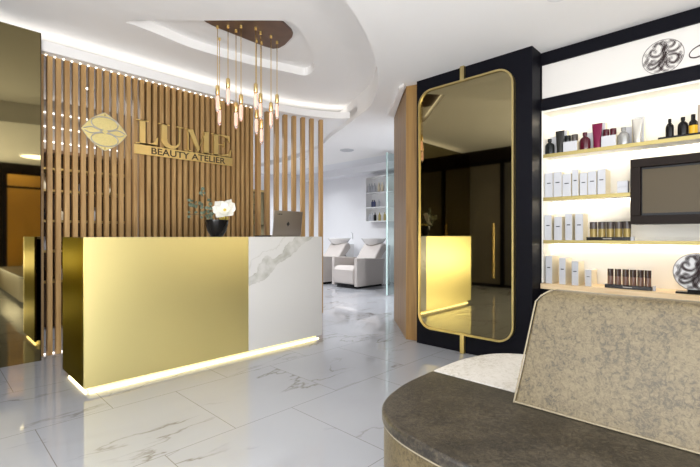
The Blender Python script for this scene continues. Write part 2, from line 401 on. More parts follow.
C1 = [(-1.62, 1.25), (-.3, 1.32), (.9, 1.55), (1.97, 1.95), (2.45, 2.18), (2.83, 2.42), (3.22, 2.71), (3.54, 3.02), (3.80, 3.33), (3.98, 3.67), (4.27, 4.25), (4.54, 4.83), (4.96, 5.59), (5.3, 6.6), (5.4, 7.6), (5.4, 9.12)]
C1 = spline(C1, 6)
struct('ceiling', prism(B(), C1+[(6.3, 9.12), (6.3, 3.25), (6.3, -2.72), (-1.62, -2.72)], 2.67, UP), PLASTER)
struct('ceiling', box(B(), 6.3, 7.9, 3.0, 9.12, 2.76, UP), SALONW)      # raised tray over the basins
struct('ceiling', box(B(), 7.3, 7.9, 3.0, 9.12, 2.60, 2.76), SALONW)
struct('ceiling', box(B(), 6.3, 8.0, -2.72, 3.0, 2.67, UP), SALONW)
INNER = [(-1.5, 4.5), (.7, 4.5), (1.6, 4.5), (2.3, 4.5), (2.75, 4.5), (3.07, 4.478), (3.36, 4.44), (3.62, 4.374), (3.88, 4.26), (4.10, 4.10), (4.19, 3.92), (4.17, 3.75), (4.07, 3.6)]
INNER = spline(INNER, 6)
ring = INNER + [(4.0, 3.66), (4.0, 3.7)][:1] + [p for p in C1 if p[1] > 3.75 and p[1] < 6.3] + [(5.2, 6.4), (5.4, 9.0), (-1.5, 9.0)]
struct('trim_1', prism(B(), ring, 2.733, 2.824), PLASTER)
# cove light strip lying on the ring, set back from its lip
cv = B()
inn = [p for p in INNER if p[0] > -1.4][:-3]
o1, o2 = offs(inn, .14), offs(inn, .26)
for i in range(len(o1)-1):
    v = [bm_ for bm_ in (cv.verts.new((*o1[i], 2.832)), cv.verts.new((*o1[i+1], 2.832)), cv.verts.new((*o2[i+1], 2.832)), cv.verts.new((*o2[i], 2.832)))]
    w = [cv.verts.new((q.co.x, q.co.y, 2.8245)) for q in v]
    cv.faces.new(v); cv.faces.new(w[::-1]); cv.faces.new((v[0], v[1], w[1], w[0])); cv.faces.new((v[2], v[3], w[3], w[2]))
tag(obj('cove_light_strip', cv, LED_N), 'white light strip hidden in the curved ceiling cove above the slatted screen', 'strip light')

# ------------------------------------------------------------------ downlights, most of them added to light the room
LAB = ['round ceiling downlight above the sofa behind the viewer', 'added round ceiling downlight in front of the product shelves', 'added round ceiling downlight above the viewpoint',
       'added round downlight in the upper ceiling before the bronze mirror', 'added round downlight behind the open right end of the slats', 'added round downlight behind the left end of the slats',
       'added round downlight by the oak pillar at the salon entrance', 'added round downlight in the salon before the wash chairs', 'round downlight in the far corner of the salon', 'added round downlight above the glass partition',
       'added round downlight by the rear wall of the salon, left one', 'added round downlight by the rear wall of the salon, right one']
for (x, y, z, p, c), lb in zip(LAMPS[1:], LAB[1:]):
    t = thing('downlight', lb, 'ceiling light', (x, y, z), 'ceiling downlights')
    obj('trim_ring', lathe(B(), [(.045, -.004), (.06, -.008), (.075, -.006), (.078, 0), (.045, 0), (.045, -.004)], (x, y, z), 28), CERAM, t, smooth=True)
    obj('lens', lathe(B(), [(0, -.003), (.044, -.003), (.044, 0), (0, 0)], (x, y, z), 24), LAMPD, t)
spk = ceil_pt(347, 150, 2.67)
rl_ = thing('round_ceiling_lamp', 'large round glowing ceiling lamp seen reflected in the wide bronze mirror', 'ceiling light', (1.6, -1.2, 2.67))
obj('diffuser', lathe(B(), [(0, -.03), (.27, -.03), (.28, -.025), (.28, 0), (0, 0)], (1.6, -1.2, 2.67), 40), LAMPD, rl_)
obj('rim', lathe(B(), [(.281, -.032), (.29, -.032), (.29, 0), (.281, 0), (.281, -.032)], (1.6, -1.2, 2.67), 40), CERAM, rl_)
t = thing('ceiling_speaker', 'flat grey round speaker grille in the salon ceiling', 'speaker', (spk[0], spk[1], 2.67))
obj('grille', lathe(B(), [(0, -.012), (.12, -.012), (.13, -.006), (.13, 0), (0, 0)], (*spk, 2.67), 32), mat('grille_grey', (.5, .5, .52), .6), t)

# ------------------------------------------------------------------ wide bronze mirror left
t = thing('wide_bronze_mirror', 'wide bronze-tinted mirror panel left of the slatted screen', 'mirror', (-.4, 4.48, 0))
obj('mirror_glass', box(B(), -1.48, .722, 4.462, 4.466, .0, 2.864), BRONZE_D, t)
obj('backing_board', box(B(), -1.48, .728, 4.466, 4.497, .0, 2.868), CHAR, t)

# ------------------------------------------------------------------ slatted screen
t = thing('slatted_screen', 'tall screen of upright oak slats behind the reception desk', 'partition', (2.0, 4.65, 0))
xs = [.748+.0667*i for i in range(34)]
slots = [(x, 4.63, 0) for x in xs] + [(3.055, 4.63, 0), (3.185, 4.61, -.1), (3.315, 4.585, -.2), (3.435, 4.555, -.25), (3.56, 4.52, -.3), (3.685, 4.48, -.33), (3.81, 4.44, -.36), (3.945, 4.395, -.4)]
for i, (x, y, a) in enumerate(slots):
    b = B(); w, dp = (.020, .03) if i < 34 else (.0265, .034)
    box(b, -w, w, -dp, dp, .0, 2.733)
    bmesh.ops.transform(b, matrix=Matrix.Translation((x, y, 0)) @ Matrix.Rotation(a, 4, 'Z'), verts=b.verts)
    obj('slat', b, OAK, t, bevel=.002, seg=1)
obj('backing_panel', box(B(), 1.62, 2.98, 4.69, 4.72, .0, 2.733), BACKW, t)
# small lights between slat tops
t2 = thing('slat_top_lights', 'row of small warm lights between the slat tops', 'strip light', (xs[0], 4.58, 2.72))
DOT = mat('dot_led', (1, .95, .8), .5, emis=(1, .88, .66), es=2.2)
for i in range(33):
    x = xs[i]+.0335; obj('light_dot', box(B(), x-.007, x+.007, 4.575, 4.588, 2.7235, 2.7328), DOT, t2)
t3 = thing('slat_foot_lights', 'small white lights at the foot of the slats beside the desk', 'strip light', (xs[0], 4.65, .002))
for x in (xs[0]-.033, xs[0]+.033, xs[1]+.033, xs[2]+.033): obj('light_dot', box(B(), x-.008, x+.008, 4.64, 4.655, .002, .014), mat('dot_led_b', (1, .95, .9), .5, emis=(1, .92, .85), es=1.5), t3)

# ------------------------------------------------------------------ back room seen between the slats
t = thing('dark_display_cabinet', 'dark shelving cabinet seen between the left slats', 'cabinet', (1.2, 5.9, 0))
obj('carcass', box(box(box(box(B(), .35, .40, 5.75, 6.09, 0, 2.04), 1.85, 1.9, 5.75, 6.09, 0, 2.04), .4, 1.85, 6.05, 6.09, 0, 2.04), .35, 1.9, 5.75, 6.09, 2.04, 2.08), BACKW, t)
for z in (.55, .9, 1.25, 1.6, 1.85): obj('shelf', box(B(), .4, 1.85, 5.77, 6.05, z, z+.025), BRASS_SH, t)
k = 0
for z in (.575, .925, 1.275, 1.625):
    for j in range(7):
        x = .62+.18*j+random.uniform(-.02, .02); hh = random.uniform(.13, .2)
        m = [BLACKG, CREAM, CHAR, PAPER][(j+k) % 4]
        o = obj('bottle', lathe(B(), [(0, 0), (.032, 0), (.034, .01), (.034, hh*.65), (.014, hh*.8), (.014, hh), (0, hh)], (x, 5.88, z), 14), m, smooth=True)
        tag(o, '%s bottle, %s from left, %s shelf, dark cabinet behind the slats' % (['small black', 'small cream', 'small charcoal', 'small white'][(j+k) % 4], ['first', 'second', 'third', 'fourth', 'fifth', 'sixth', 'seventh'][j], ['lowest', 'second', 'third', 'fourth'][k]), 'bottle', 'bottles on the dark cabinet behind the slats')
    k += 1
for z, lb in ((2.40, 'lower glowing line of light on the wall behind the left slats'), (2.57, 'upper glowing line of light on the wall behind the left slats'), (2.22, 'lowest glowing line of light on the wall behind the left slats, above the cabinet')):
    tag(obj('wall_light_strip', box(B(), .3, 1.85, 6.07, 6.098, z, z+.012), mat('wall_line_led', (1, 1, 1), .5, emis=(1, .96, .9), es=1.6)), lb, 'strip light')
# brass framed mirror on the far wall seen through the open slats
t = thing('brass_framed_mirror', 'narrow brass-framed mirror on the far wall seen between open slats', 'mirror', (5.6, 8.98, 0))
fx0, fx1 = 5.75, 6.15
f = B()
box(f, fx0-.05, fx0, 8.93, 9.0, .8, 2.2); box(f, fx1, fx1+.05, 8.93, 9.0, .8, 2.2); box(f, fx0-.05, fx1+.05, 8.93, 9.0, 2.2, 2.25); box(f, fx0-.05, fx1+.05, 8.93, 9.0, .75, .8)
obj('frame', f, BRASS, t); obj('glass', box(B(), fx0, fx1, 8.95, 8.96, .8, 2.2), BRONZE, t)

# ------------------------------------------------------------------ reception desk
DX0, DXM, DX1, DY0, DY1, DT = .768, 2.055, 2.948, 3.262, 3.88, 1.083
t = thing('reception_desk', 'reception desk with brushed brass front and white marble right end', 'desk', (1.85, 3.5, 0))
obj('brass_front_panel', box(B(), DX0, DXM, DY0, DY0+.02, .048, DT), BRASS_DESK, t, bevel=.0015, seg=1)
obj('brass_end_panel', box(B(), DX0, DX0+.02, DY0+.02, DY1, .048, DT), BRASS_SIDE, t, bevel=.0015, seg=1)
obj('marble_front_panel', box(B(), DXM, DX1, DY0, DY0+.02, .048, DT), MARBLE, t)
obj('marble_end_panel', box(B(), DX1-.02, DX1, DY0+.02, DY1, .048, DT), MARBLE, t)
obj('counter_top', box(B(), DX0+.02, DX1-.02, DY0+.02, DY1, DT-.025, DT-.001), mat('counter_white', (.7, .68, .64), .3), t)
obj('inner_carcass', box(box(B(), DX0+.02, DX1-.02, DY0+.02, DY0+.05, .05, DT-.025), DX0+.02, DX1-.02, DY0+.05, DY1-.05, .05, .09), BLACK, t)
obj('work_surface', box(B(), DX0+.02, DX1-.02, DY0+.05, DY1+.0, .70, .73), BLACK, t)
obj('plinth', box(B(), DX0+.045, DX1-.045, DY0+.045, DY1-.06, 0, .048), mat('plinth_underglow', (.8, .72, .42), .4, emis=(1, .84, .34), es=.5), t)  # light strip's glow on the plinth put in as faint emission
ld = box(B(), DX0+.04, DX1-.02, DY0+.030, DY0+.042, .0008, .009)
box(ld, DX0+.018, DX0+.03, DY0+.05, DY1-.1, .0008, .012)
obj('light_strip', ld, LED_Y, t)

# laptop
lx, ly = 2.665, 3.50
t = thing('laptop', 'open silver-grey laptop standing on the marble end of the desk', 'laptop', (lx, ly, DT))
b = box(B(), lx-.185, lx+.185, ly+.0, ly+.24, DT, DT+.016); obj('keyboard_base', b, ALU, t, bevel=.004)
b = box(B(), -.185, .185, -.004, .004, .0, .256)
MT = Matrix.Translation((lx, ly-.002, DT+.014)) @ Matrix.Rotation(math.radians(8), 4, 'X')
bmesh.ops.transform(b, matrix=MT, verts=b.verts); lid = obj('lid', b, ALU, t, bevel=.004)
b = B(); prism(b, [(0, .094), (.020, .120), (0, .146), (-.020, .120)], -.0055, -.0042, 'Y'); bmesh.ops.transform(b, matrix=MT, verts=b.verts)
obj('logo_mark', b, LABEL, t)
b = B()
for i, w in enumerate((.006, .009, .007, .009, .006)): box(b, -.142+i*.0125, -.142+i*.0125+w, -.0055, -.0042, .214, .225)
bmesh.ops.transform(b, matrix=MT, verts=b.verts); obj('maker_lettering', b, LABEL, t)
tag(obj('phone', box(B(), 2.27, 2.41, 3.42, 3.50, DT, DT+.012), BLACKG, bevel=.005), 'flat black phone lying on the desk beside the laptop', 'phone')

# vase, flower, eucalyptus
vx, vy = 1.845, 3.45
t = thing('plant_pot', 'small black tapered bowl vase on the brass part of the desk', 'vase', (vx, vy, DT))
obj('bowl', lathe(B(), [(0, 0), (.045, 0), (.055, .006), (.085, .06), (.102, .13), (.104, .152), (.098, .152), (.092, .13), (.05, .03), (0, .025)], (vx, vy, DT), 36), BLACKG, t, smooth=True)
obj('soil', lathe(B(), [(0, .128), (.091, .126)], (vx, vy, DT), 24), STEM, t)
t = thing('magnolia_flower', 'large white open magnolia bloom in the black vase', 'flower', (vx+.03, vy-.03, DT+.13))
obj('stem', tube(B(), [(vx, vy, DT+.128), (vx+.015, vy-.01, DT+.17), (vx+.035, vy-.035, DT+.215)], .005), STEM, t)
fc = Vector((vx+.045, vy-.065, DT+.235)); fn = (Vector((-.9, 0, EYE+2.2))-fc).normalized()
def petal(c, n, ang, L, Wd, cup, roll=0):
    b = B(); u = n.orthogonal().normalized(); v = n.cross(u)
    ax = u*math.cos(ang)+v*math.sin(ang); sd = n.cross(ax); R, C = 8, 6; G = []
    for i in range(R+1):
        s = i/R; w = Wd*math.sin(PI*min(1, .12+s*.80))**.7; row = []
        for j in range(C+1):
            q = j/C*2-1
            p = c+ax*(L*s)+sd*(w*q)+n*(cup*(s**1.6)*L+.22*w*q*q - .25*L*max(0, s-.7)**1.2+roll*q*s*.02)
            row.append(b.verts.new(p))
        G.append(row)
    for i in range(R):
        for j in range(C): b.faces.new((G[i][j], G[i+1][j], G[i+1][j+1], G[i][j+1]))
    return b
for k in range(6):
    o = obj('petal', petal(fc, fn, k*PI/3+.3+random.uniform(-.15, .15), random.uniform(.088, .108), random.uniform(.044, .054), random.uniform(.15, .55), (-1)**k), PETAL, t, smooth=True)
    o.modifiers.new('solid', 'SOLIDIFY').thickness = .0015
for k in range(4):
    o = obj('petal', petal(fc+fn*.008, fn, k*PI/2+.8, .062, .036, .65), PETAL, t, smooth=True)
    o.modifiers.new('solid', 'SOLIDIFY').thickness = .0015
b = B(); bmesh.ops.create_icosphere(b, subdivisions=2, radius=.014, matrix=Matrix.Translation(fc+fn*.014)); obj('stamen', b, STAMEN, t, smooth=True)
t = thing('yellow_blossom', 'small yellow filler blossom at the vase rim below the magnolia', 'flower', (vx+.06, vy-.05, DT+.14))
b = B()
for k in range(16):
    q = Vector((vx+.045+random.uniform(-.05, .05), vy-.05+random.uniform(-.03, .03), DT+.158+random.uniform(-.012, .018)))
    bmesh.ops.create_icosphere(b, subdivisions=1, radius=random.uniform(.007, .013), matrix=Matrix.Translation(q))
obj('florets', b, STAMEN, t)
SPR = ['leafy grey-green eucalyptus sprig reaching furthest left from the black vase', 'short eucalyptus sprig rising straight up beside the magnolia', 'drooping eucalyptus sprig low on the left of the vase']
for s, (ex, ez, nn, side) in enumerate(((-.27, .20, 9, 0), (-.15, .27, 8, 1), (-.24, .08, 6, 0))):
    t = thing('eucalyptus_sprig', SPR[s], 'plant', (vx-.03, vy, DT+.13), 'eucalyptus in the black vase')
    path = spline([(vx-.03, vy, DT+.12), (vx-.03+ex*.4, vy-.02-.02*s, DT+.13+ez*.65), (vx+ex, vy-.04+.03*s, DT+.13+ez*.8 if s != 1 else DT+.13+ez)], 10)
    obj('stem', tube(B(), path, .002, 5), STEM, t)
    b = B()
    for k in range(nn):
        p = Vector(path[int(4+(len(path)-5)*k/(nn-1))])
        for sg in (-1, 1):
            if random.random() < .18: continue
            q = p+Vector((random.uniform(-.01, .01), random.uniform(-.015, .015), sg*.019)); r = random.uniform(.013, .021)
            rot = Matrix.Rotation(random.uniform(-.7, .7), 4, 'X') @ Matrix.Rotation(random.uniform(-.7, .7), 4, 'Z')
            vs = [b.verts.new(q+rot @ Vector((r*math.cos(a), .003*math.cos(2*a), r*.85*math.sin(a)))) for a in [2*PI*i/9 for i in range(9)]]
            b.faces.new(vs)
    o = obj('leaves', b, EUC, t); o.modifiers.new('solid', 'SOLIDIFY').thickness = .001

# ------------------------------------------------------------------ signs on the slats
SY = 4.585
t = thing('diamond_emblem', 'pale gold diamond-shaped emblem on the slats left of the lettering', 'sign', (1.258, SY, 1.93))
cx, cz, hw, hh = 1.258, 2.12, .202, .19
def dia(f, n=8):
    P4 = [(cx+hw, cz), (cx, cz+hh), (cx-hw, cz), (cx, cz-hh)]; out = []
    for i in range(4):
        a, b_ = P4[i], P4[(i+1) % 4]
        for k in range(n):
            s = k/n; bul = f*math.sin(PI*s)*(1 if .0 < s < 1 else 0)
            x, z = a[0]+(b_[0]-a[0])*s, a[1]+(b_[1]-a[1])*s
            nx, nz = (x-cx), (z-cz); l = math.hypot(nx, nz) or 1
            out.append((x+nx/l*bul, z+nz/l*bul))
    return out
obj('plate', prism(B(), dia(.022), SY, SY+.012, 'Y'), LEAF, t)
b = B()
for s in (1, -1):
    tube(b, [(cx+.118*math.cos(q), SY-.002, cz+s*.078+.066*math.sin(q)) for q in [2*PI*k/36 for k in range(36)]], .006, 6, closed=True)
tube(b, spline([(cx-.185, SY-.002, cz+.005), (cx-.12, SY-.002, cz+.03), (cx-.05, SY-.002, cz+.012), (cx-.02, SY-.002, cz+.0)], 6), .006, 6)
tube(b, spline([(cx-.175, SY-.002, cz-.01), (cx-.12, SY-.002, cz-.03), (cx-.05, SY-.002, cz-.012), (cx-.02, SY-.002, cz)], 6), .005, 6)
tube(b, spline([(cx+.185, SY-.002, cz+.005), (cx+.12, SY-.002, cz+.03), (cx+.05, SY-.002, cz+.012), (cx+.02, SY-.002, cz+.0)], 6), .006, 6)
tube(b, spline([(cx+.175, SY-.002, cz-.01), (cx+.12, SY-.002, cz-.03), (cx+.05, SY-.002, cz-.012), (cx+.02, SY-.002, cz)], 6), .005, 6)
D = dia(.022); tube(b, [(x, SY, z) for x, z in D], .0025, 6, closed=True)
obj('line_work', b, SILVER, t, smooth=True)
b = prism(B(), [(cx+.03, cz), (cx, cz+.026), (cx-.03, cz), (cx, cz-.026)], SY-.01, SY, 'Y'); obj('centre_stone', b, LEAF, t)
b = B()
for s in (1, -1): prism(b, [(cx-.006, cz+s*(hh-.035)), (cx+.006, cz+s*(hh-.035)), (cx, cz+s*(hh-.006))], SY-.004, SY, 'Y')
obj('tip_marks', b, mat('brass_dark', (.5, .36, .12), .3, 1), t)

t = thing('brass_lettering_sign', 'brass wall sign reading LUME above BEAUTY ATELIER on the oak slats', 'sign', (2.08, SY, 1.95))
Z0, HL = 2.056, .25
def letter(x0, polys, ribs=()):
    b = B()
    for p in polys: prism(b, [(x0+u, Z0+v) for u, v in p], SY-.012, SY+.012, 'Y')
    for pts, wf in ribs: ribbon(b, [(x0+u, Z0+v) for u, v in pts], wf, lambda u, v, d: (u, SY-.012+d, v), .024)
    obj('letter', b, BRASS_BR, t)
R_ = lambda a, b_, c, d: [(a, c), (b_, c), (b_, d), (a, d)]
letter(1.544, [R_(.035, .092, 0, HL), R_(0, .125, HL-.009, HL), R_(0, .215, 0, .009), [(.09, 0), (.215, 0), (.222, .085), (.212, .085), (.19, .04), (.15, .016), (.09, .009)]])
uarc = [(.055+.068*0, .085)] + [(.055+.085-.085*math.cos(a), .085-.078*math.sin(a)) for a in [PI*i/14 for i in range(15)]]
letter(1.776, [R_(.025, .085, .08, HL), R_(-.005, .115, HL-.009, HL), R_(.219, .231, .08, HL), R_(.19, .265, HL-.009, HL)],
       [([(.055+.085-.085*math.cos(a), .085-.075*math.sin(a)) for a in [PI*i/14 for i in range(15)]], lambda s: .058*(1-s)**1.3+.012)])
letter(2.062, [R_(.03, .04, 0, HL), R_(0, .07, 0, .009), R_(0, .07, HL-.009, HL), [(.03, HL), (.092, HL), (.172, .035), (.150, 0)], [(.150, 0), (.158, .02), (.245, HL), (.235, HL)], R_(.222, .282, 0, HL), R_(.20, .305, 0, .009)])
letter(2.378, [R_(.03, .088, 0, HL), R_(0, .235, HL-.009, HL), R_(0, .25, 0, .009), R_(.088, .17, .128, .136), [(.13, .009), (.25, .009), (.262, .085), (.252, .085), (.225, .035)], [(.13, HL-.009), (.235, HL-.009), (.242, HL-.075), (.234, HL-.075), (.205, HL-.03)], [(.165, .10), (.172, .10), (.172, .165), (.165, .165)]])
bar = obj('name_bar', box(B(), 1.53, 2.655, SY-.008, SY+.012, 1.948, 2.045), BRASS_BR, t)
def text(s, size, x, y, z, m, parent, name, width=None, rot=(PI/2, 0, 0), ext=.002):
    cu = bpy.data.curves.new(name, 'FONT'); cu.body = s; cu.size = size; cu.extrude = ext; cu.offset = .0012
    tmp = bpy.data.objects.new(name, cu); COL.objects.link(tmp)
    dg = bpy.context.evaluated_depsgraph_get(); me = bpy.data.meshes.new_from_object(tmp.evaluated_get(dg))
    bpy.data.objects.remove(tmp)
    w = max(v.co.x for v in me.vertices)-min(v.co.x for v in me.vertices)
    k = (width/w) if width else 1
    Mx = Matrix.Translation((x, y, z)) @ Matrix.Rotation(rot[2], 4, 'Z') @ Matrix.Rotation(rot[0], 4, 'X') @ Matrix.Diagonal((k, 1, 1, 1))
    me.transform(Mx); me.materials.clear(); me.materials.append(m)
    o = bpy.data.objects.new(name, me); COL.objects.link(o); o.parent = parent; o.matrix_parent_inverse = parent.matrix_parent_inverse if parent.parent else Matrix.Translation(-parent.location)
    return o
text('BEAUTY ATELIER', .098, 1.69, SY-.0095, 1.963, mat('letter_recess', (.07, .045, .02), .6), t, 'bar_lettering', width=.86)

# ------------------------------------------------------------------ pendant cluster
PZ = 3.015
t = thing('pendant_canopy', 'dark bronze ceiling plate with rounded corners carrying the brass pendants', 'ceiling light', (2.1, 3.25, PZ))
pl = [ceil_pt(x, y, PZ) for x, y in ((203, 20), (206, 22.5), (215, 27), (264, 46.5), (273, 49), (279, 48.3), (285, 45), (292, 37.5), (293, 34.5), (291.5, 31), (284, 24), (270, 14), (255, 8), (225, 5), (208, 10))]
obj('plate', prism(B(), pl, PZ, UP+.09), mat('bronze_plate', (.17, .11, .085), .35, .6, noise=.3, nscale=8), t, bevel=.004)
# attach px, attach py, socket top y in photo (heights surveyed)
pend = [(217.5, 26, 86, 'first from the left'), (228, 25.5, 79, 'second from the left, shortest'), (219.5, 38, 101, 'left pair, the lower bulb'),
        (236, 30, 103, 'left of the middle, deep copper glow'), (241, 25.5, 95, 'beside the deep copper one'), (255.7, 27.5, 84, 'centre of the cluster, highest bulb'),
        (260.5, 31.8, 94, 'centre of the cluster, second height'), (256.5, 40, 110, 'centre of the cluster, third height'), (261.5, 42, 120, 'lowest hanging of all'),
        (271, 35.7, 103, 'second from the right'), (277, 41.5, 95, 'last on the right')]
for px, py, sy, lb in pend:
    x, y = ceil_pt(px, py, PZ)
    d = x*FW.x+y*FW.y; zt = EYE+(235.5-sy)*d/414
    t = thing('pendant_lamp', 'slim brass pendant with glowing clear tube bulb, '+lb, 'pendant light', (x, y, zt-.25), 'brass tube pendants above the desk')
    obj('rod', tube(B(), [(x, y, zt), (x, y, PZ)], .0035, 8), BRASS, t)
    obj('ceiling_cap', lathe(B(), [(0, -.022), (.012, -.022), (.012, 0), (0, 0)], (x, y, PZ), 14), BRASS_BR, t)
    obj('socket', lathe(B(), [(0, .01), (.008, .008), (.017, 0), (.0185, -.012), (.0185, -.078), (.016, -.082), (0, -.082)], (x, y, zt), 20), BRASS, t, smooth=True)
    g = obj('bulb', lathe(B(), [(.013, -.078), (.015, -.09), (.0175, -.10), (.0175, -.215), (.014, -.232), (.006, -.241), (0, -.243)], (x, y, zt), 20), GLASS, t, smooth=True)
    b = B()
    for a in range(6):
        u, v = .0075*math.cos(a*PI/3), .0075*math.sin(a*PI/3)
        tube(b, [(x+u*.3, y+v*.3, zt-.09), (x+u, y+v, zt-.11), (x+u, y+v, zt-.20), (x+u*.3, y+v*.3, zt-.215)], .0022, 5)
    obj('filament', b, FIL, g)

# ------------------------------------------------------------------ black mirror panel wall, oak pillar, salon
struct('wall_mirror_panel', box(B(), 3.52, 4.45, 1.30, 2.452, 0, 2.67), BLACK)
struct('wall_oak_pillar', prism(B(), [(3.60, 2.453), (3.552, 2.61), (4.32, 3.37), (4.45, 3.25), (4.45, 2.453)], 0, 2.669), OAKP)
struct('ceiling_glow_strip', prism(B(), [ceil_pt(x, y, 2.64) for x, y in ((404, 86), (399, 89), (397.5, 94), (395, 101), (391.5, 108.5), (387.5, 115))]+[(4.32, 3.37), (3.62, 2.7)], 2.64, 2.6695), mat('painted_glow_white', (.9, .88, .85), .6))  # added white strip standing in for salon light glowing on the ceiling
t = thing('tall_brass_mirror', 'tall rounded bronze mirror in a thin brass frame on the black panel', 'mirror', (3.5, 1.92, 0))
MY0, MY1, MZ0, MZ1, MR = 1.437, 2.405, .170, 2.538, .15
def rrect(y0, y1, z0, z1, r, n=9):
    out = []
    for (cy, cz_, a0) in ((y1-r, z1-r, 0), (y0+r, z1-r, 90), (y0+r, z0+r, 180), (y1-r, z0+r, 270)):
        for k in range(n+1):
            a = math.radians(a0+90*k/n); out.append((cy+r*math.cos(a), cz_+r*math.sin(a)))
    return out
obj('mirror_glass', prism(B(), rrect(MY0+.006, MY1-.006, MZ0+.006, MZ1-.006, MR-.006), 3.485, 3.5, 'X'), BRONZE, t)
b = B(); o_, i_ = rrect(MY0, MY1, MZ0, MZ1, MR), rrect(MY0+.016, MY1-.016, MZ0+.016, MZ1-.016, MR-.016)
n = len(o_)
V = [[b.verts.new((x, p[0], p[1])) for p in L_] for L_ in (o_, i_) for x in (3.472, 3.519)]
for i in range(n):
    j = (i+1) % n
    b.faces.new((V[0][i], V[0][j], V[2][j], V[2][i])); b.faces.new((V[1][i], V[1][j], V[3][j], V[3][i]))
    b.faces.new((V[0][i], V[0][j], V[1][j], V[1][i])); b.faces.new((V[2][i], V[2][j], V[3][j], V[3][i]))
obj('frame', b, BRASS_SH, t)
obj('ceiling_post', box(B(), 3.485, 3.519, 1.905, 1.945, MZ1, 2.669), BRASS_SH, t); obj('floor_post', box(B(), 3.485, 3.519, 1.905, 1.945, .001, MZ0), BRASS_SH, t)

gp = thing('glass_partition', 'clear glass partition with greenish edge just left of the oak pillar', 'glass panel', (6.4, 4.74, 0))
obj('glass_sheet', box(B(), 5.87, 7.4, 4.73, 4.745, .01, 2.60), GLASSG, gp)
obj('glass_edge', box(B(), 5.855, 5.8695, 4.725, 4.75, .01, 2.60), mat('green_glass_edge', (.62, .80, .77), .15), gp)
# wash chairs
def wash_chair(dy, label):
    t = thing('wash_chair', label, 'chair', (6.5, 6.08+dy, 0), 'salon wash chairs with basins')
    Y = lambda y: y+dy
    for y in (5.72, 6.38):
        b = B(); prism(b, [(6.12, .05), (6.95, .05), (7.0, .60), (6.12, .635)], Y(y), Y(y+.08), 'Y'); obj('armrest', b, LEATH, t, bevel=.012)
    b = B(); prism(b, [(6.10, .09), (6.80, .09), (6.80, .42), (6.24, .47), (6.14, .45), (6.09, .38)], Y(5.805), Y(6.375), 'Y'); obj('seat', b, LEATH, t, bevel=.03, seg=3)
    b = B(); prism(b, [(6.66, .44), (6.80, .40), (7.22, .80), (7.16, .93), (7.03, .90)], Y(5.815), Y(6.365), 'Y'); obj('backrest', b, LEATH, t, bevel=.035, seg=3)
    obj('base', box(B(), 6.2, 7.0, Y(5.80), Y(6.38), .0, .06), BLACKG, t)
    b = lathe(B(), [(0, -.02), (.10, -.02), (.20, .04), (.26, .12), (.28, .15), (.255, .155), (.22, .12), (.15, .04), (0, .02)], (7.13, Y(6.14), .88), 28, 1, 1.05)
    bs = obj('basin', b, CERAM, t, smooth=True)
    b = B(); tube(b, [(7.02, Y(6.24), .99), (6.97, Y(6.09), 1.005), (7.02, Y(5.94), .99)], .033, 10); obj('neck_rest', b, BLACKG, t, smooth=True)
    b = B(); tube(b, [(7.46, Y(6.0), 1.0), (7.46, Y(6.0), 1.15), (7.40, Y(6.0), 1.17)], .011, 8); obj('tap', b, mat('chrome', (.8, .8, .8), .1, 1), bs, smooth=True)
    b = box(B(), 7.12, 7.40, Y(5.9), Y(6.28), 0, .88); obj('pedestal', b, CERAM, t)
wash_chair(0, 'grey-beige leather wash chair with white basin, nearer to the glass partition')
wash_chair(1.12, 'grey-beige leather wash chair with white basin, half hidden behind the desk corner')
# salon wall shelf with bottles
t = thing('salon_wall_shelf', 'white wall niche shelf with bottles above the wash basins', 'shelf', (7.55, 6.2, 1.4))
SYA, SYB = 5.7, 6.66
c = B(); box(c, 7.42, 7.645, SYB-.02, SYB, 1.42, 2.50); box(c, 7.42, 7.645, SYA, SYA+.02, 1.42, 2.50); box(c, 7.42, 7.645, SYA, SYB, 2.48, 2.50); box(c, 7.42, 7.645, SYA, SYB, 1.42, 1.44); box(c, 7.63, 7.645, SYA, SYB, 1.42, 2.50)
obj('carcass', c, CERAM, t)
for z in (1.75, 2.10): obj('shelf', box(B(), 7.43, 7.63, SYA+.02, SYB-.02, z, z+.022), CERAM, t)
cols = [PAPER, CREAM, PAPER, mat('navy_plastic', (.03, .04, .12), .3), PAPER, mat('ochre_plastic', (.45, .36, .12), .4)]
for z, hh, ys in ((1.44, .2, (6.58, 6.50, 6.42, 6.28, 6.12)), (1.772, .17, (6.5, 6.44, 6.3)), (2.122, .22, (6.6, 6.52, 6.44, 6.3, 6.2))):
    for j, y in enumerate(ys):
        m = {1.44: [PAPER, PAPER, BLACKG, cols[5], cols[5]], 1.772: [cols[3], cols[3], PAPER], 2.122: [PAPER, PAPER, PAPER, CREAM, CREAM]}[z][j]
        o = obj('bottle', lathe(B(), [(0, 0), (.03, 0), (.032, .01), (.032, hh*.7), (.012, hh*.82), (.012, hh), (0, hh)], (7.5, y, z), 14), m, smooth=True)
        tag(o, 'small %s bottle, %s from left, %s shelf of salon wall niche' % ({'white_carton': 'white', 'cream_carton': 'cream', 'black_gloss': 'black', 'navy_plastic': 'navy blue', 'ochre_plastic': 'ochre'}[m.name], ['first', 'second', 'third', 'fourth', 'fifth'][j], {1.44: 'lowest', 1.772: 'middle', 2.122: 'top'}[z]), 'bottle', 'bottles in the salon wall niche')

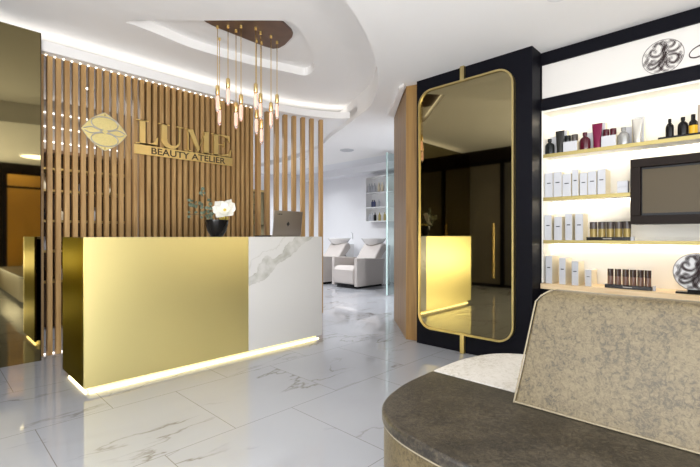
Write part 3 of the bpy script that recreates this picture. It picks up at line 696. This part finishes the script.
# ------------------------------------------------------------------ shelving unit right
FX = 3.712; YL = 1.293; YR = -2.55; SB = 3.972
t = thing('product_shelving_unit', 'black-framed lit shelving wall with brass-edged shelves and lightbox header', 'shelves', (3.85, -.6, 0))
f = B()
box(f, FX, 3.983, YL, YL+.027, 0, 2.665)             # left stile outside the opening
box(f, FX, 3.983, YR, YL, 2.56, 2.665); box(f, FX, 3.983, YR, YL, 2.168, 2.27); box(f, FX, 3.983, YR-.03, YR, 0, 2.665)
obj('frame', f, BLACK, t)
obj('back_panel', box(B(), SB, 3.983, YR, YL, .0, 2.168), SHELFBK, t)
obj('side_panel', box(B(), FX+.004, SB, YL-.012, YL-.0005, .69, 2.168), SHELFBK, t)
obj('header_soffit', box(B(), FX+.01, SB, YR, YL-.013, 2.150, 2.1675), SHELFBK, t)
lb = obj('lightbox_sign', box(B(), FX+.018, FX+.05, YR, YL, 2.27, 2.56), SIGNW, t)
TVY0, TVY1 = -.23, .648
for z, segs in ((1.79, [(YR, YL-.013)]), (1.42, [(TVY1+.003, YL-.013), (YR, TVY0-.003)]), (1.055, [(YR, YL-.013)])):
    for (a, c_) in segs:
        s = obj('shelf', box(B(), FX+.012, SB-.001, a, c_, z-.026, z), SHELFBK, t)
        obj('brass_edge', box(B(), FX+.002, FX+.0118, a, c_, z-.028, z+.001), EDGE, s)
        obj('light_strip', box(B(), SB-.03, SB-.008, a+.02, c_-.02, z-.033, z-.0265), LED_SH, s)
obj('light_strip', box(B(), SB-.03, SB-.008, YR, YL-.03, 2.142, 2.1495), LED_SH, t)
obj('base_cabinet', box(B(), FX+.03, SB-.001, YR, YL-.001, .0, .644), BLACK, t)
obj('oak_ledge', box(B(), FX-.03, SB-.001, YR, YL+.0, .640, .686), OAKL, t, bevel=.004)

# television
t = thing('television', 'wall television in a thick dark frame set among the shelves', 'television', (3.8, .2, 1.18))
f = B(); z0, z1, w = 1.180, 1.664, .062
box(f, 3.70, 3.95, TVY0, TVY1, z0, z0+w); box(f, 3.70, 3.95, TVY0, TVY1, z1-w, z1)
box(f, 3.70, 3.95, TVY0, TVY0+w, z0+w, z1-w); box(f, 3.70, 3.95, TVY1-w, TVY1, z0+w, z1-w)
obj('frame', f, CHAR, t, bevel=.003)
obj('bezel', box(B(), 3.735, 3.80, TVY0+w, TVY1-w, z0+w, z1-w), BLACKG, t)
obj('screen', box(B(), 3.731, 3.7348, TVY0+w+.012, TVY1-w-.008, z0+w+.018, z1-w-.016), SCREEN, t)
obj('bezel_logo', box(B(), 3.732, 3.7345, .15, .21, z0+w+.005, z0+w+.010), SILVER, t)

# swirl emblem: figure of flowing hair lines in a circle
def swirl(bm, P, R, th):
    rib = []
    def sp(c, r0, r1, a0, a1, w, n=26):
        rib.append(([(c[0]+(r0+(r1-r0)*k/n)*math.cos(math.radians(a0+(a1-a0)*k/n)), c[1]+(r0+(r1-r0)*k/n)*math.sin(math.radians(a0+(a1-a0)*k/n))) for k in range(n+1)], w))
    tp = lambda m: (lambda s: 1.05*m*(.25+.75*math.sin(PI*min(1, s*1.05))))
    sp((0, 0), 1, 1, 0, 360, lambda s: .035, 60)
    for pts, w in (([(.05, .92), (.12, .7), (-.02, .45), (.05, .15), (-.1, -.15), (-.45, -.35), (-.7, -.25), (-.78, -.02)], .10),
                   ([(.12, .85), (.2, .65), (.08, .42), (.14, .12), (.02, -.2), (-.25, -.48), (-.55, -.6), (-.72, -.45), (-.6, -.28), (-.42, -.36)], .11),
                   ([(.1, .55), (.0, .3), (-.2, .1), (-.45, .12), (-.62, .32), (-.5, .52), (-.34, .42), (-.4, .3)], .10),
                   ([(.16, .5), (.28, .25), (.55, .2), (.78, .35), (.82, .55)], .10),
                   ([(.14, .62), (.3, .48), (.5, .55), (.55, .74), (.38, .84), (.28, .72)], .09),
                   ([(.1, .3), (.3, .05), (.62, .0), (.74, -.25), (.55, -.48), (.32, -.38), (.34, -.2), (.48, -.18)], .12),
                   ([(.06, .1), (.2, -.15), (.18, -.45), (.32, -.7), (.58, -.72)], .10),
                   ([(.0, .0), (.08, -.3), (-.02, -.6), (-.2, -.8), (-.42, -.8)], .09),
                   ([(-.04, -.1), (-.14, -.4), (-.1, -.65), (.1, -.85), (.3, -.88)], .09),
                   ([(-.05, .8), (-.25, .84), (-.42, .7), (-.3, .62)], .08),
                   ([(.05, .95), (-.08, .82), (.0, .68), (.12, .74)], .10),
                   ([(.9, .05), (.8, -.05), (.88, -.3), (.7, -.6)], .07),
                   ([(-.85, .4), (-.72, .1), (-.85, -.15), (-.9, -.35)], .06),
                   ([(-.3, -.2), (-.5, -.12), (-.62, -.3)], .07)):
        rib.append((spline(pts, 7), tp(w)))
    fine = []
    for pts, wf in rib[1:]:
        for o_ in (-.062, .062):
            q = offs(pts, o_); fine.append((q, lambda s: (.022)*(.4+.6*math.sin(PI*s))))
    rib = [(p_, (lambda s, w_=w_: w_(s)*.55)) for p_, w_ in rib]+fine
    for pts, wf in rib:
        ribbon(bm, [(u*R, v*R) for u, v in pts], (lambda s, wf=wf: wf(s)*R), P, th)
    return bm
ecy, ecz, eR = on_x(662.3, FX), 0, 0
d_e = FX*FW.x+ecy*FW.y; ecz = EYE+(235.5-56)*d_e/414
obj('swirl_emblem', swirl(B(), lambda u, v, d: (FX+.0175-d, ecy-u, ecz+v), .122, .003), mat('emblem_ink', (.045, .025, .025), .5), t_ := lb)
b = B(); oc = on_x(699.5, FX); oz = EYE+(235.5-50)*(FX*FW.x+oc*FW.y)/414
ribbon(b, [(oc+.052*math.cos(a)-.02*math.sin(a), oz+.040*math.sin(a)) for a in [2*PI*k/40 for k in range(41)]], lambda s: .005+.004*math.sin(2*PI*s)**2, lambda u, v, d: (FX+.0175-d, u, v), .003)
obj('script_initial', b, MATS['emblem_ink'], lb)

# round swirl ornament on the ledge
LZ = .686
sx_ = 3.755; oy = on_x(697, sx_)
t = thing('round_swirl_ornament', 'round black and white openwork ornament on a black base on the ledge', 'ornament', (sx_, oy, LZ))
obj('base_plate', box(B(), sx_-.045, sx_+.045, oy-.14, oy+.115, LZ, LZ+.014), BLACKG, t, bevel=.003)
obj('foot', box(B(), sx_-.02, sx_+.02, oy-.05, oy+.05, LZ+.014, LZ+.03), BLACKG, t)
oR = .132; ozc = LZ+.02+oR
obj('disc', prism(B(), [(oy+oR*math.cos(2*PI*k/48), ozc+oR*math.sin(2*PI*k/48)) for k in range(48)], sx_, sx_+.010, 'X'), CERAM, t)
obj('swirl_relief', swirl(B(), lambda u, v, d: (sx_-d, oy-u, ozc+v), oR, .008), MATS['emblem_ink'], t)

# ------------------------------------------------------------------ products
IX = 3.745
def carton(px0, px1, z, h, label, group, depth=.075, label_mat=None, x=IX, side=CREAM, front=PAPER, printed=True, name='product_box'):
    y1, y0 = on_x(px0, x), on_x(px1, x)
    t = thing(name, label, 'box', (x+depth/2, (y0+y1)/2, z), group)
    obj('carton', box(B(), x, x+depth, y0+.001, y1-.001, z, z+h), front, t, bevel=.001, seg=1)
    if side: obj('side_face', box(B(), x+.004, x+depth-.002, y0-.0004, y0+.0008, z+.001, z+h-.001), side, t)
    if printed:
        ym, hw_ = (y0+y1)/2, (y1-y0)*.24
        obj('printed_label', box(B(), x-.0012, x-.0002, ym-hw_, ym+hw_, z+h*.56, z+h*.60), LABEL, t)
    return t
ORD = ['first', 'second', 'third', 'fourth', 'fifth', 'sixth', 'seventh']
def hz(px, dy):  # px height to metres at the shelf plane
    y = on_x(px, IX); return dy*(IX*FW.x+y*FW.y)/414
z = 1.79
def bottle(px0, px1, top, base, z, m, label, group=None, x=IX+.03, capm=None, shoulder=True, round_=True):
    y1, y0 = on_x(px0, x), on_x(px1, x); y = (y0+y1)/2; r = (y1-y0)/2; h = hz(px0, base-top)
    t = thing('care_bottle', label, 'bottle', (x, y, z), group)
    obj('body', lathe(B(), [(0, 0), (r*.9, 0), (r, .006), (r, h*.5), (r*.92, h*.62), (r*.55, h*.74), (r*.34, h*.78), (r*.34, h*.82), (0, h*.82)], (x, y, z), 22, .7, 1), m, t, smooth=True)
    obj('cap', lathe(B(), [(0, h*.82), (r*.42, h*.82), (r*.42, h), (0, h)], (x, y, z), 16), capm or m, t, smooth=True)
def ctube(px0, px1, top, base, z, m, label, group=None, x=IX+.03, capm=None):
    y1, y0 = on_x(px0, x), on_x(px1, x); y = (y0+y1)/2; w = (y1-y0)/2; h = hz(px0, base-top)
    t = thing('cream_tube', label, 'tube', (x, y, z), group)
    b = B(); rings = []
    for s in (0.18, .3, .5, .75, .95, 1):
        a = w*(.62+.38*s); dd = .020*(1-s)+.0015
        rings.append([b.verts.new((x+dd*math.sin(q), y+a*math.cos(q), z+h*s)) for q in [2*PI*k/18 for k in range(18)]])
    for r1, r2 in zip(rings, rings[1:]):
        for k in range(18): b.faces.new((r1[k], r1[(k+1) % 18], r2[(k+1) % 18], r2[k]))
    b.faces.new(rings[0]); b.faces.new(rings[-1]); obj('body', b, m, t, smooth=True)
    obj('cap', lathe(B(), [(0, 0), (w*.72, 0), (w*.72, h*.18), (0, h*.18)], (x, y, z), 18, .6, 1), capm or m, t, smooth=True)
def jar(px0, px1, z, h, m, label, group, x=IX+.035):
    y1, y0 = on_x(px0, x), on_x(px1, x); y = (y0+y1)/2; r = (y1-y0)/2
    t = thing('cosmetic_jar', label, 'jar', (x, y, z), group)
    obj('body', lathe(B(), [(0, 0), (r*.85, 0), (r, h*.15), (r, h*.55), (0, h*.55)], (x, y, z), 20), m, t, smooth=True)
    obj('lid', lathe(B(), [(0, h*.56), (r, h*.56), (r, h), (0, h)], (x, y, z), 20), m, t, smooth=True)
DKG = mat('dark_green_glass', (.010, .012, .012), .15, spec=.25); MAR = mat('maroon_gloss', (.065, .006, .014), .12); MAG = mat('magenta_gloss', (.17, .008, .045), .15, .3)
GRY = mat('smoke_grey_glass', (.30, .30, .29), .15, .3); SIL = mat('silver_tube', (.55, .53, .48), .25, .7); OIL = mat('amber_oil', (.62, .36, .02), .12, emis=None)
bottle(541.5, 545.5, 140, 154, z, DKG, 'black bottle cut off by the shelf frame at the left end of the top shelf', x=IX+.05)
bottle(545, 554.5, 138, 154, z, DKG, 'round-shouldered black bottle on the top shelf before a white box')
carton(550, 557, z, .165, 'white box behind the round-shouldered black bottle', 'white boxes behind the top shelf bottles', x=IX+.075, depth=.05, printed=False)
ctube(555.5, 564.5, 129, 152, z, mat('black_tube', (.02, .02, .018), .2), 'black cream tube on the top shelf')
carton(558, 567, z, .205, 'cream box behind the black cream tube', 'white boxes behind the top shelf bottles', x=IX+.07, depth=.05, printed=False, front=PAPER)
carton(563, 577, z, .088, 'low white box under two dark jars on the top shelf', 'low white jar boxes', depth=.07, printed=False)
jar(564.5, 571, z+.0885, .055, DKG, 'dark jar on the low white box, left one', 'dark jars on a low white box'); jar(571.5, 578, z+.0885, .055, mat('black_tortoise', (.06, .05, .045), .15), 'dark marbled jar on the low white box, right one', 'dark jars on a low white box')
bottle(579.5, 590.5, 132, 150, z, MAR, 'maroon round-shouldered bottle on the top shelf')
carton(586, 593, z, .15, 'white box behind the maroon bottle', 'white boxes behind the top shelf bottles', x=IX+.075, depth=.05, printed=False)
ctube(592, 602.5, 123, 148.5, z, MAG, 'shiny magenta cream tube on the top shelf')
carton(595, 605.5, z, .215, 'cream box behind the magenta tube', 'white boxes behind the top shelf bottles', x=IX+.075, depth=.05, printed=False)
carton(601, 616, z, .09, 'low white box under two maroon jars on the top shelf', 'low white jar boxes', depth=.07, printed=False)
jar(603, 609.5, z+.0905, .055, MAR, 'maroon jar on the low white box, left one', 'maroon jars on a low white box'); jar(610, 616.5, z+.0905, .055, MAR, 'maroon jar on the low white box, right one', 'maroon jars on a low white box')
bottle(617.5, 629.5, 127, 145, z, GRY, 'smoke-grey round-shouldered bottle on the top shelf')
carton(622, 632, z, .15, 'white box behind the smoke-grey bottle', 'white boxes behind the top shelf bottles', x=IX+.075, depth=.05, printed=False)
ctube(631.5, 643, 118, 143.5, z, SIL, 'silver-grey cream tube at the right of the left bottle row')
carton(634, 644, z, .215, 'cream box behind the silver-grey tube', 'white boxes behind the top shelf bottles', x=IX+.075, depth=.055, printed=False)
ty1, ty0 = on_x(658, IX), on_x(706, IX)
tag(obj('display_tray', box(B(), IX-.01, IX+.11, ty0, ty1, z, z+.020), BLACKG, bevel=.003), 'black display tray under dark oil bottles on the top shelf', 'tray')
bottle(665.5, 674, 118, 136, z+.020, BLACKG, 'slim black bottle at the left of the top shelf tray')
bottle(677.5, 688.5, 117, 135, z+.020, BLACKG, 'broad black bottle in the middle of the top shelf tray')
def oilb():
    x = IX+.02; y1, y0 = on_x(688.5, x), on_x(698, x); y = (y0+y1)/2; r = (y1-y0)/2; h = .135; zz = z+.020
    t = thing('oil_bottle', 'black bottle with amber oil base on the top shelf tray', 'bottle', (x, y, zz))
    obj('oil_base', lathe(B(), [(0, 0), (r, 0), (r, h*.42), (0, h*.42)], (x, y, zz), 20), OIL, t, smooth=True)
    obj('body', lathe(B(), [(0, h*.42), (r, h*.42), (r*.95, h*.6), (r*.5, h*.72), (r*.5, h), (0, h)], (x, y, zz), 20), BLACKG, t, smooth=True)
oilb()
carton(697.5, 708, z+.020, .20, 'tall brown box at the right edge of the top shelf tray', None, x=IX+.03, depth=.06, printed=False, front=mat('taupe_carton', (.34, .28, .22), .5))
# shelf 2
z = 1.42; g2 = 'white boxes on the middle shelf'
carton(541.3, 544.5, z, .19, 'black box cut off by the frame at the left end of the middle shelf', None, front=BLACKG, side=None, printed=False, x=IX+.02)
for i, (a, b_, tp_, bs_) in enumerate(((545, 552.7, 172, 196.6), (553.3, 561.7, 171, 196.1), (562.2, 571, 173, 195.6), (572, 578.3, 168.3, 195), (579.6, 587.3, 172, 194.5), (587.8, 596.3, 170.3, 194), (597.3, 605.5, 168.3, 193.5))):
    carton(a, b_, z, hz(a, bs_-tp_), 'white product box, %s of seven from the left on the middle shelf' % ORD[i], g2, depth=.07 if i < 6 else .16)
for k, w_ in ((0, 'lower'), (1, 'upper')):
    carton(617, 628, z+.048*k, .047, 'small grey-white box, %s of the stacked two left of the television' % w_, 'two small stacked boxes', depth=.06, printed=False, side=None)
# shelf 3
z = 1.055; g3 = 'white boxes on the third shelf'
carton(541.3, 544, z, .18, 'black box cut off by the frame at the left end of the third shelf', None, front=BLACKG, side=None, printed=False, x=IX+.02)
for i, (a, b_, tp_) in enumerate(((544.5, 551.5, 215.5), (554, 561.8, 217), (565, 572, 214), (575, 583, 214))):
    carton(a, b_, z, hz(a, 240-tp_)+.004, 'white product box, %s of four from the left on the third shelf' % ORD[i], g3, depth=.14 if i == 3 else .12)
def testers(z, pxs, w, h, m_top, m_bot, tray, lab, gname, shelfname):
    y1, y0 = on_x(tray[0], IX), on_x(tray[1], IX)
    t = thing('tester_tray', 'long black tester tray on the %s' % shelfname, 'tray', (IX, (y0+y1)/2, z))
    obj('tray', box(B(), IX-.012, IX+.06, y0, y1, z, z+.028), BLACKG, t, bevel=.002)
    obj('tray_lettering', box(B(), IX-.0135, IX-.0125, (y0+y1)/2-.03, (y0+y1)/2+.03, z+.012, z+.017), mat('grey_print', (.45, .42, .38), .5), t)
    for i, px in enumerate(pxs):
        x = IX+.022; y = on_x(px, x)
        q = thing('tester_tube', lab % ORD[i], 'tube', (x, y, z+.028), gname)
        obj('body', lathe(B(), [(0, 0), (w, 0), (w, h*.52), (w*.96, h*.54), (0, h*.54)], (x, y, z+.0285), 16), m_bot, q, smooth=True)
        obj('cap', lathe(B(), [(0, h*.54), (w*1.04, h*.54), (w*1.04, h), (0, h)], (x, y, z+.0285), 16), m_top, q, smooth=True)
testers(1.055, (593.5, 602, 610.3, 618.6, 627), .0265, .120, mat('dark_tube_cap', (.07, .055, .05), .2), mat('amber_tube', (.30, .22, .07), .15, .2), (586.5, 630), 'dark amber tester tube, %s of five from the left on the third shelf', 'amber tester tubes on the third shelf', 'third shelf')
carton(630.5, 634, 1.055, .03, 'tiny white card box right of the third shelf tester tray', None, depth=.03, side=None, printed=False)
# ledge
z = LZ; g4 = 'white boxes on the oak ledge'
for i, (a, b_, h_) in enumerate(((545.5, 552, .232), (559, 565.5, .218), (571.5, 578.3, .195), (585, 591.3, .132))):
    carton(a, b_, z, h_, 'white product box, %s of four from the left on the oak ledge' % ORD[i], g4, depth=.20 if i == 0 else .17, x=3.735)
testers(z, (610.5, 618, 625.7, 633.2, 640.6, 648), .0205, .120, mat('brown_tube_cap', (.045, .025, .02), .2), mat('brown_tube', (.16, .085, .06), .2), (605, 652), 'dark brown tester tube, %s of six from the left on the oak ledge', 'brown tester tubes on the ledge', 'oak ledge')
carton(652.6, 655.5, z, .035, 'tiny white card box right of the ledge tester tray', None, depth=.03, side=None, printed=False)

# ------------------------------------------------------------------ velvet sofa island
t = thing('velvet_sofa', 'double-sided champagne crushed velvet sofa with rounded end and tall backrest', 'sofa', (1.7, -.5, 0))
XM = 1.70
half = spline([(1.075, .30), (1.066, .50), (1.068, .66), (1.105, .85), (1.18, .975), (1.29, 1.045), (1.45, 1.085), (1.60, 1.094), (XM, 1.094)], 6)
front = [(1.085, -2.2)] + half
rear = [(2*XM-x, y) for x, y in front]
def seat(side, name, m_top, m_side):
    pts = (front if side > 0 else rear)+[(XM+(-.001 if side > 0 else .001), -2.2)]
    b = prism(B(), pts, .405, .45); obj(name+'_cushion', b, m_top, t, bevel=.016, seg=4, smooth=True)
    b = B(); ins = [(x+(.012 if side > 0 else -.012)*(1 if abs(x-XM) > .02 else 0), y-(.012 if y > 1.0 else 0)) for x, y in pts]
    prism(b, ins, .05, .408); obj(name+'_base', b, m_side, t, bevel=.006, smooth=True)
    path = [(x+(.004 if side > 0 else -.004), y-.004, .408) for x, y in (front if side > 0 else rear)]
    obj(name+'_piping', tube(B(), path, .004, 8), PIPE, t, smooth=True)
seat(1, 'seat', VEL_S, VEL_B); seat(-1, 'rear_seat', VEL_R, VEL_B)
obj('plinth', box(B(), 1.16, 2.24, -2.15, .85, 0, .05), BLACK, t)
b = B(); pr = [(1.588, .4505), (1.648, .842), (1.654, .864), (1.666, .879), (1.684, .886), (1.716, .886), (1.734, .879), (1.746, .864), (1.752, .842), (1.812, .4505)]
def yend(zz): return .655-(zz-.45)*.15-max(0, zz-.83)**2*14
A = [b.verts.new((x, yend(zz), zz)) for x, zz in pr]; Z_ = [b.verts.new((x, -2.15, zz)) for x, zz in pr]
b.faces.new(A); b.faces.new(Z_)
for i in range(len(pr)): b.faces.new((A[i], A[(i+1) % len(pr)], Z_[(i+1) % len(pr)], Z_[i]))
obj('backrest', b, VEL_B, t, bevel=.008, seg=3, smooth=True)
obj('backrest_piping', tube(B(), [(x-.001, yend(zz)+.001, zz) for x, zz in pr[:5]], .003, 8), PIPE, t, smooth=True)
obj('lower_piping', tube(B(), [(1.586, .655, .456), (1.586, -2.15, .456)], .0035, 8), PIPE, t, smooth=True)
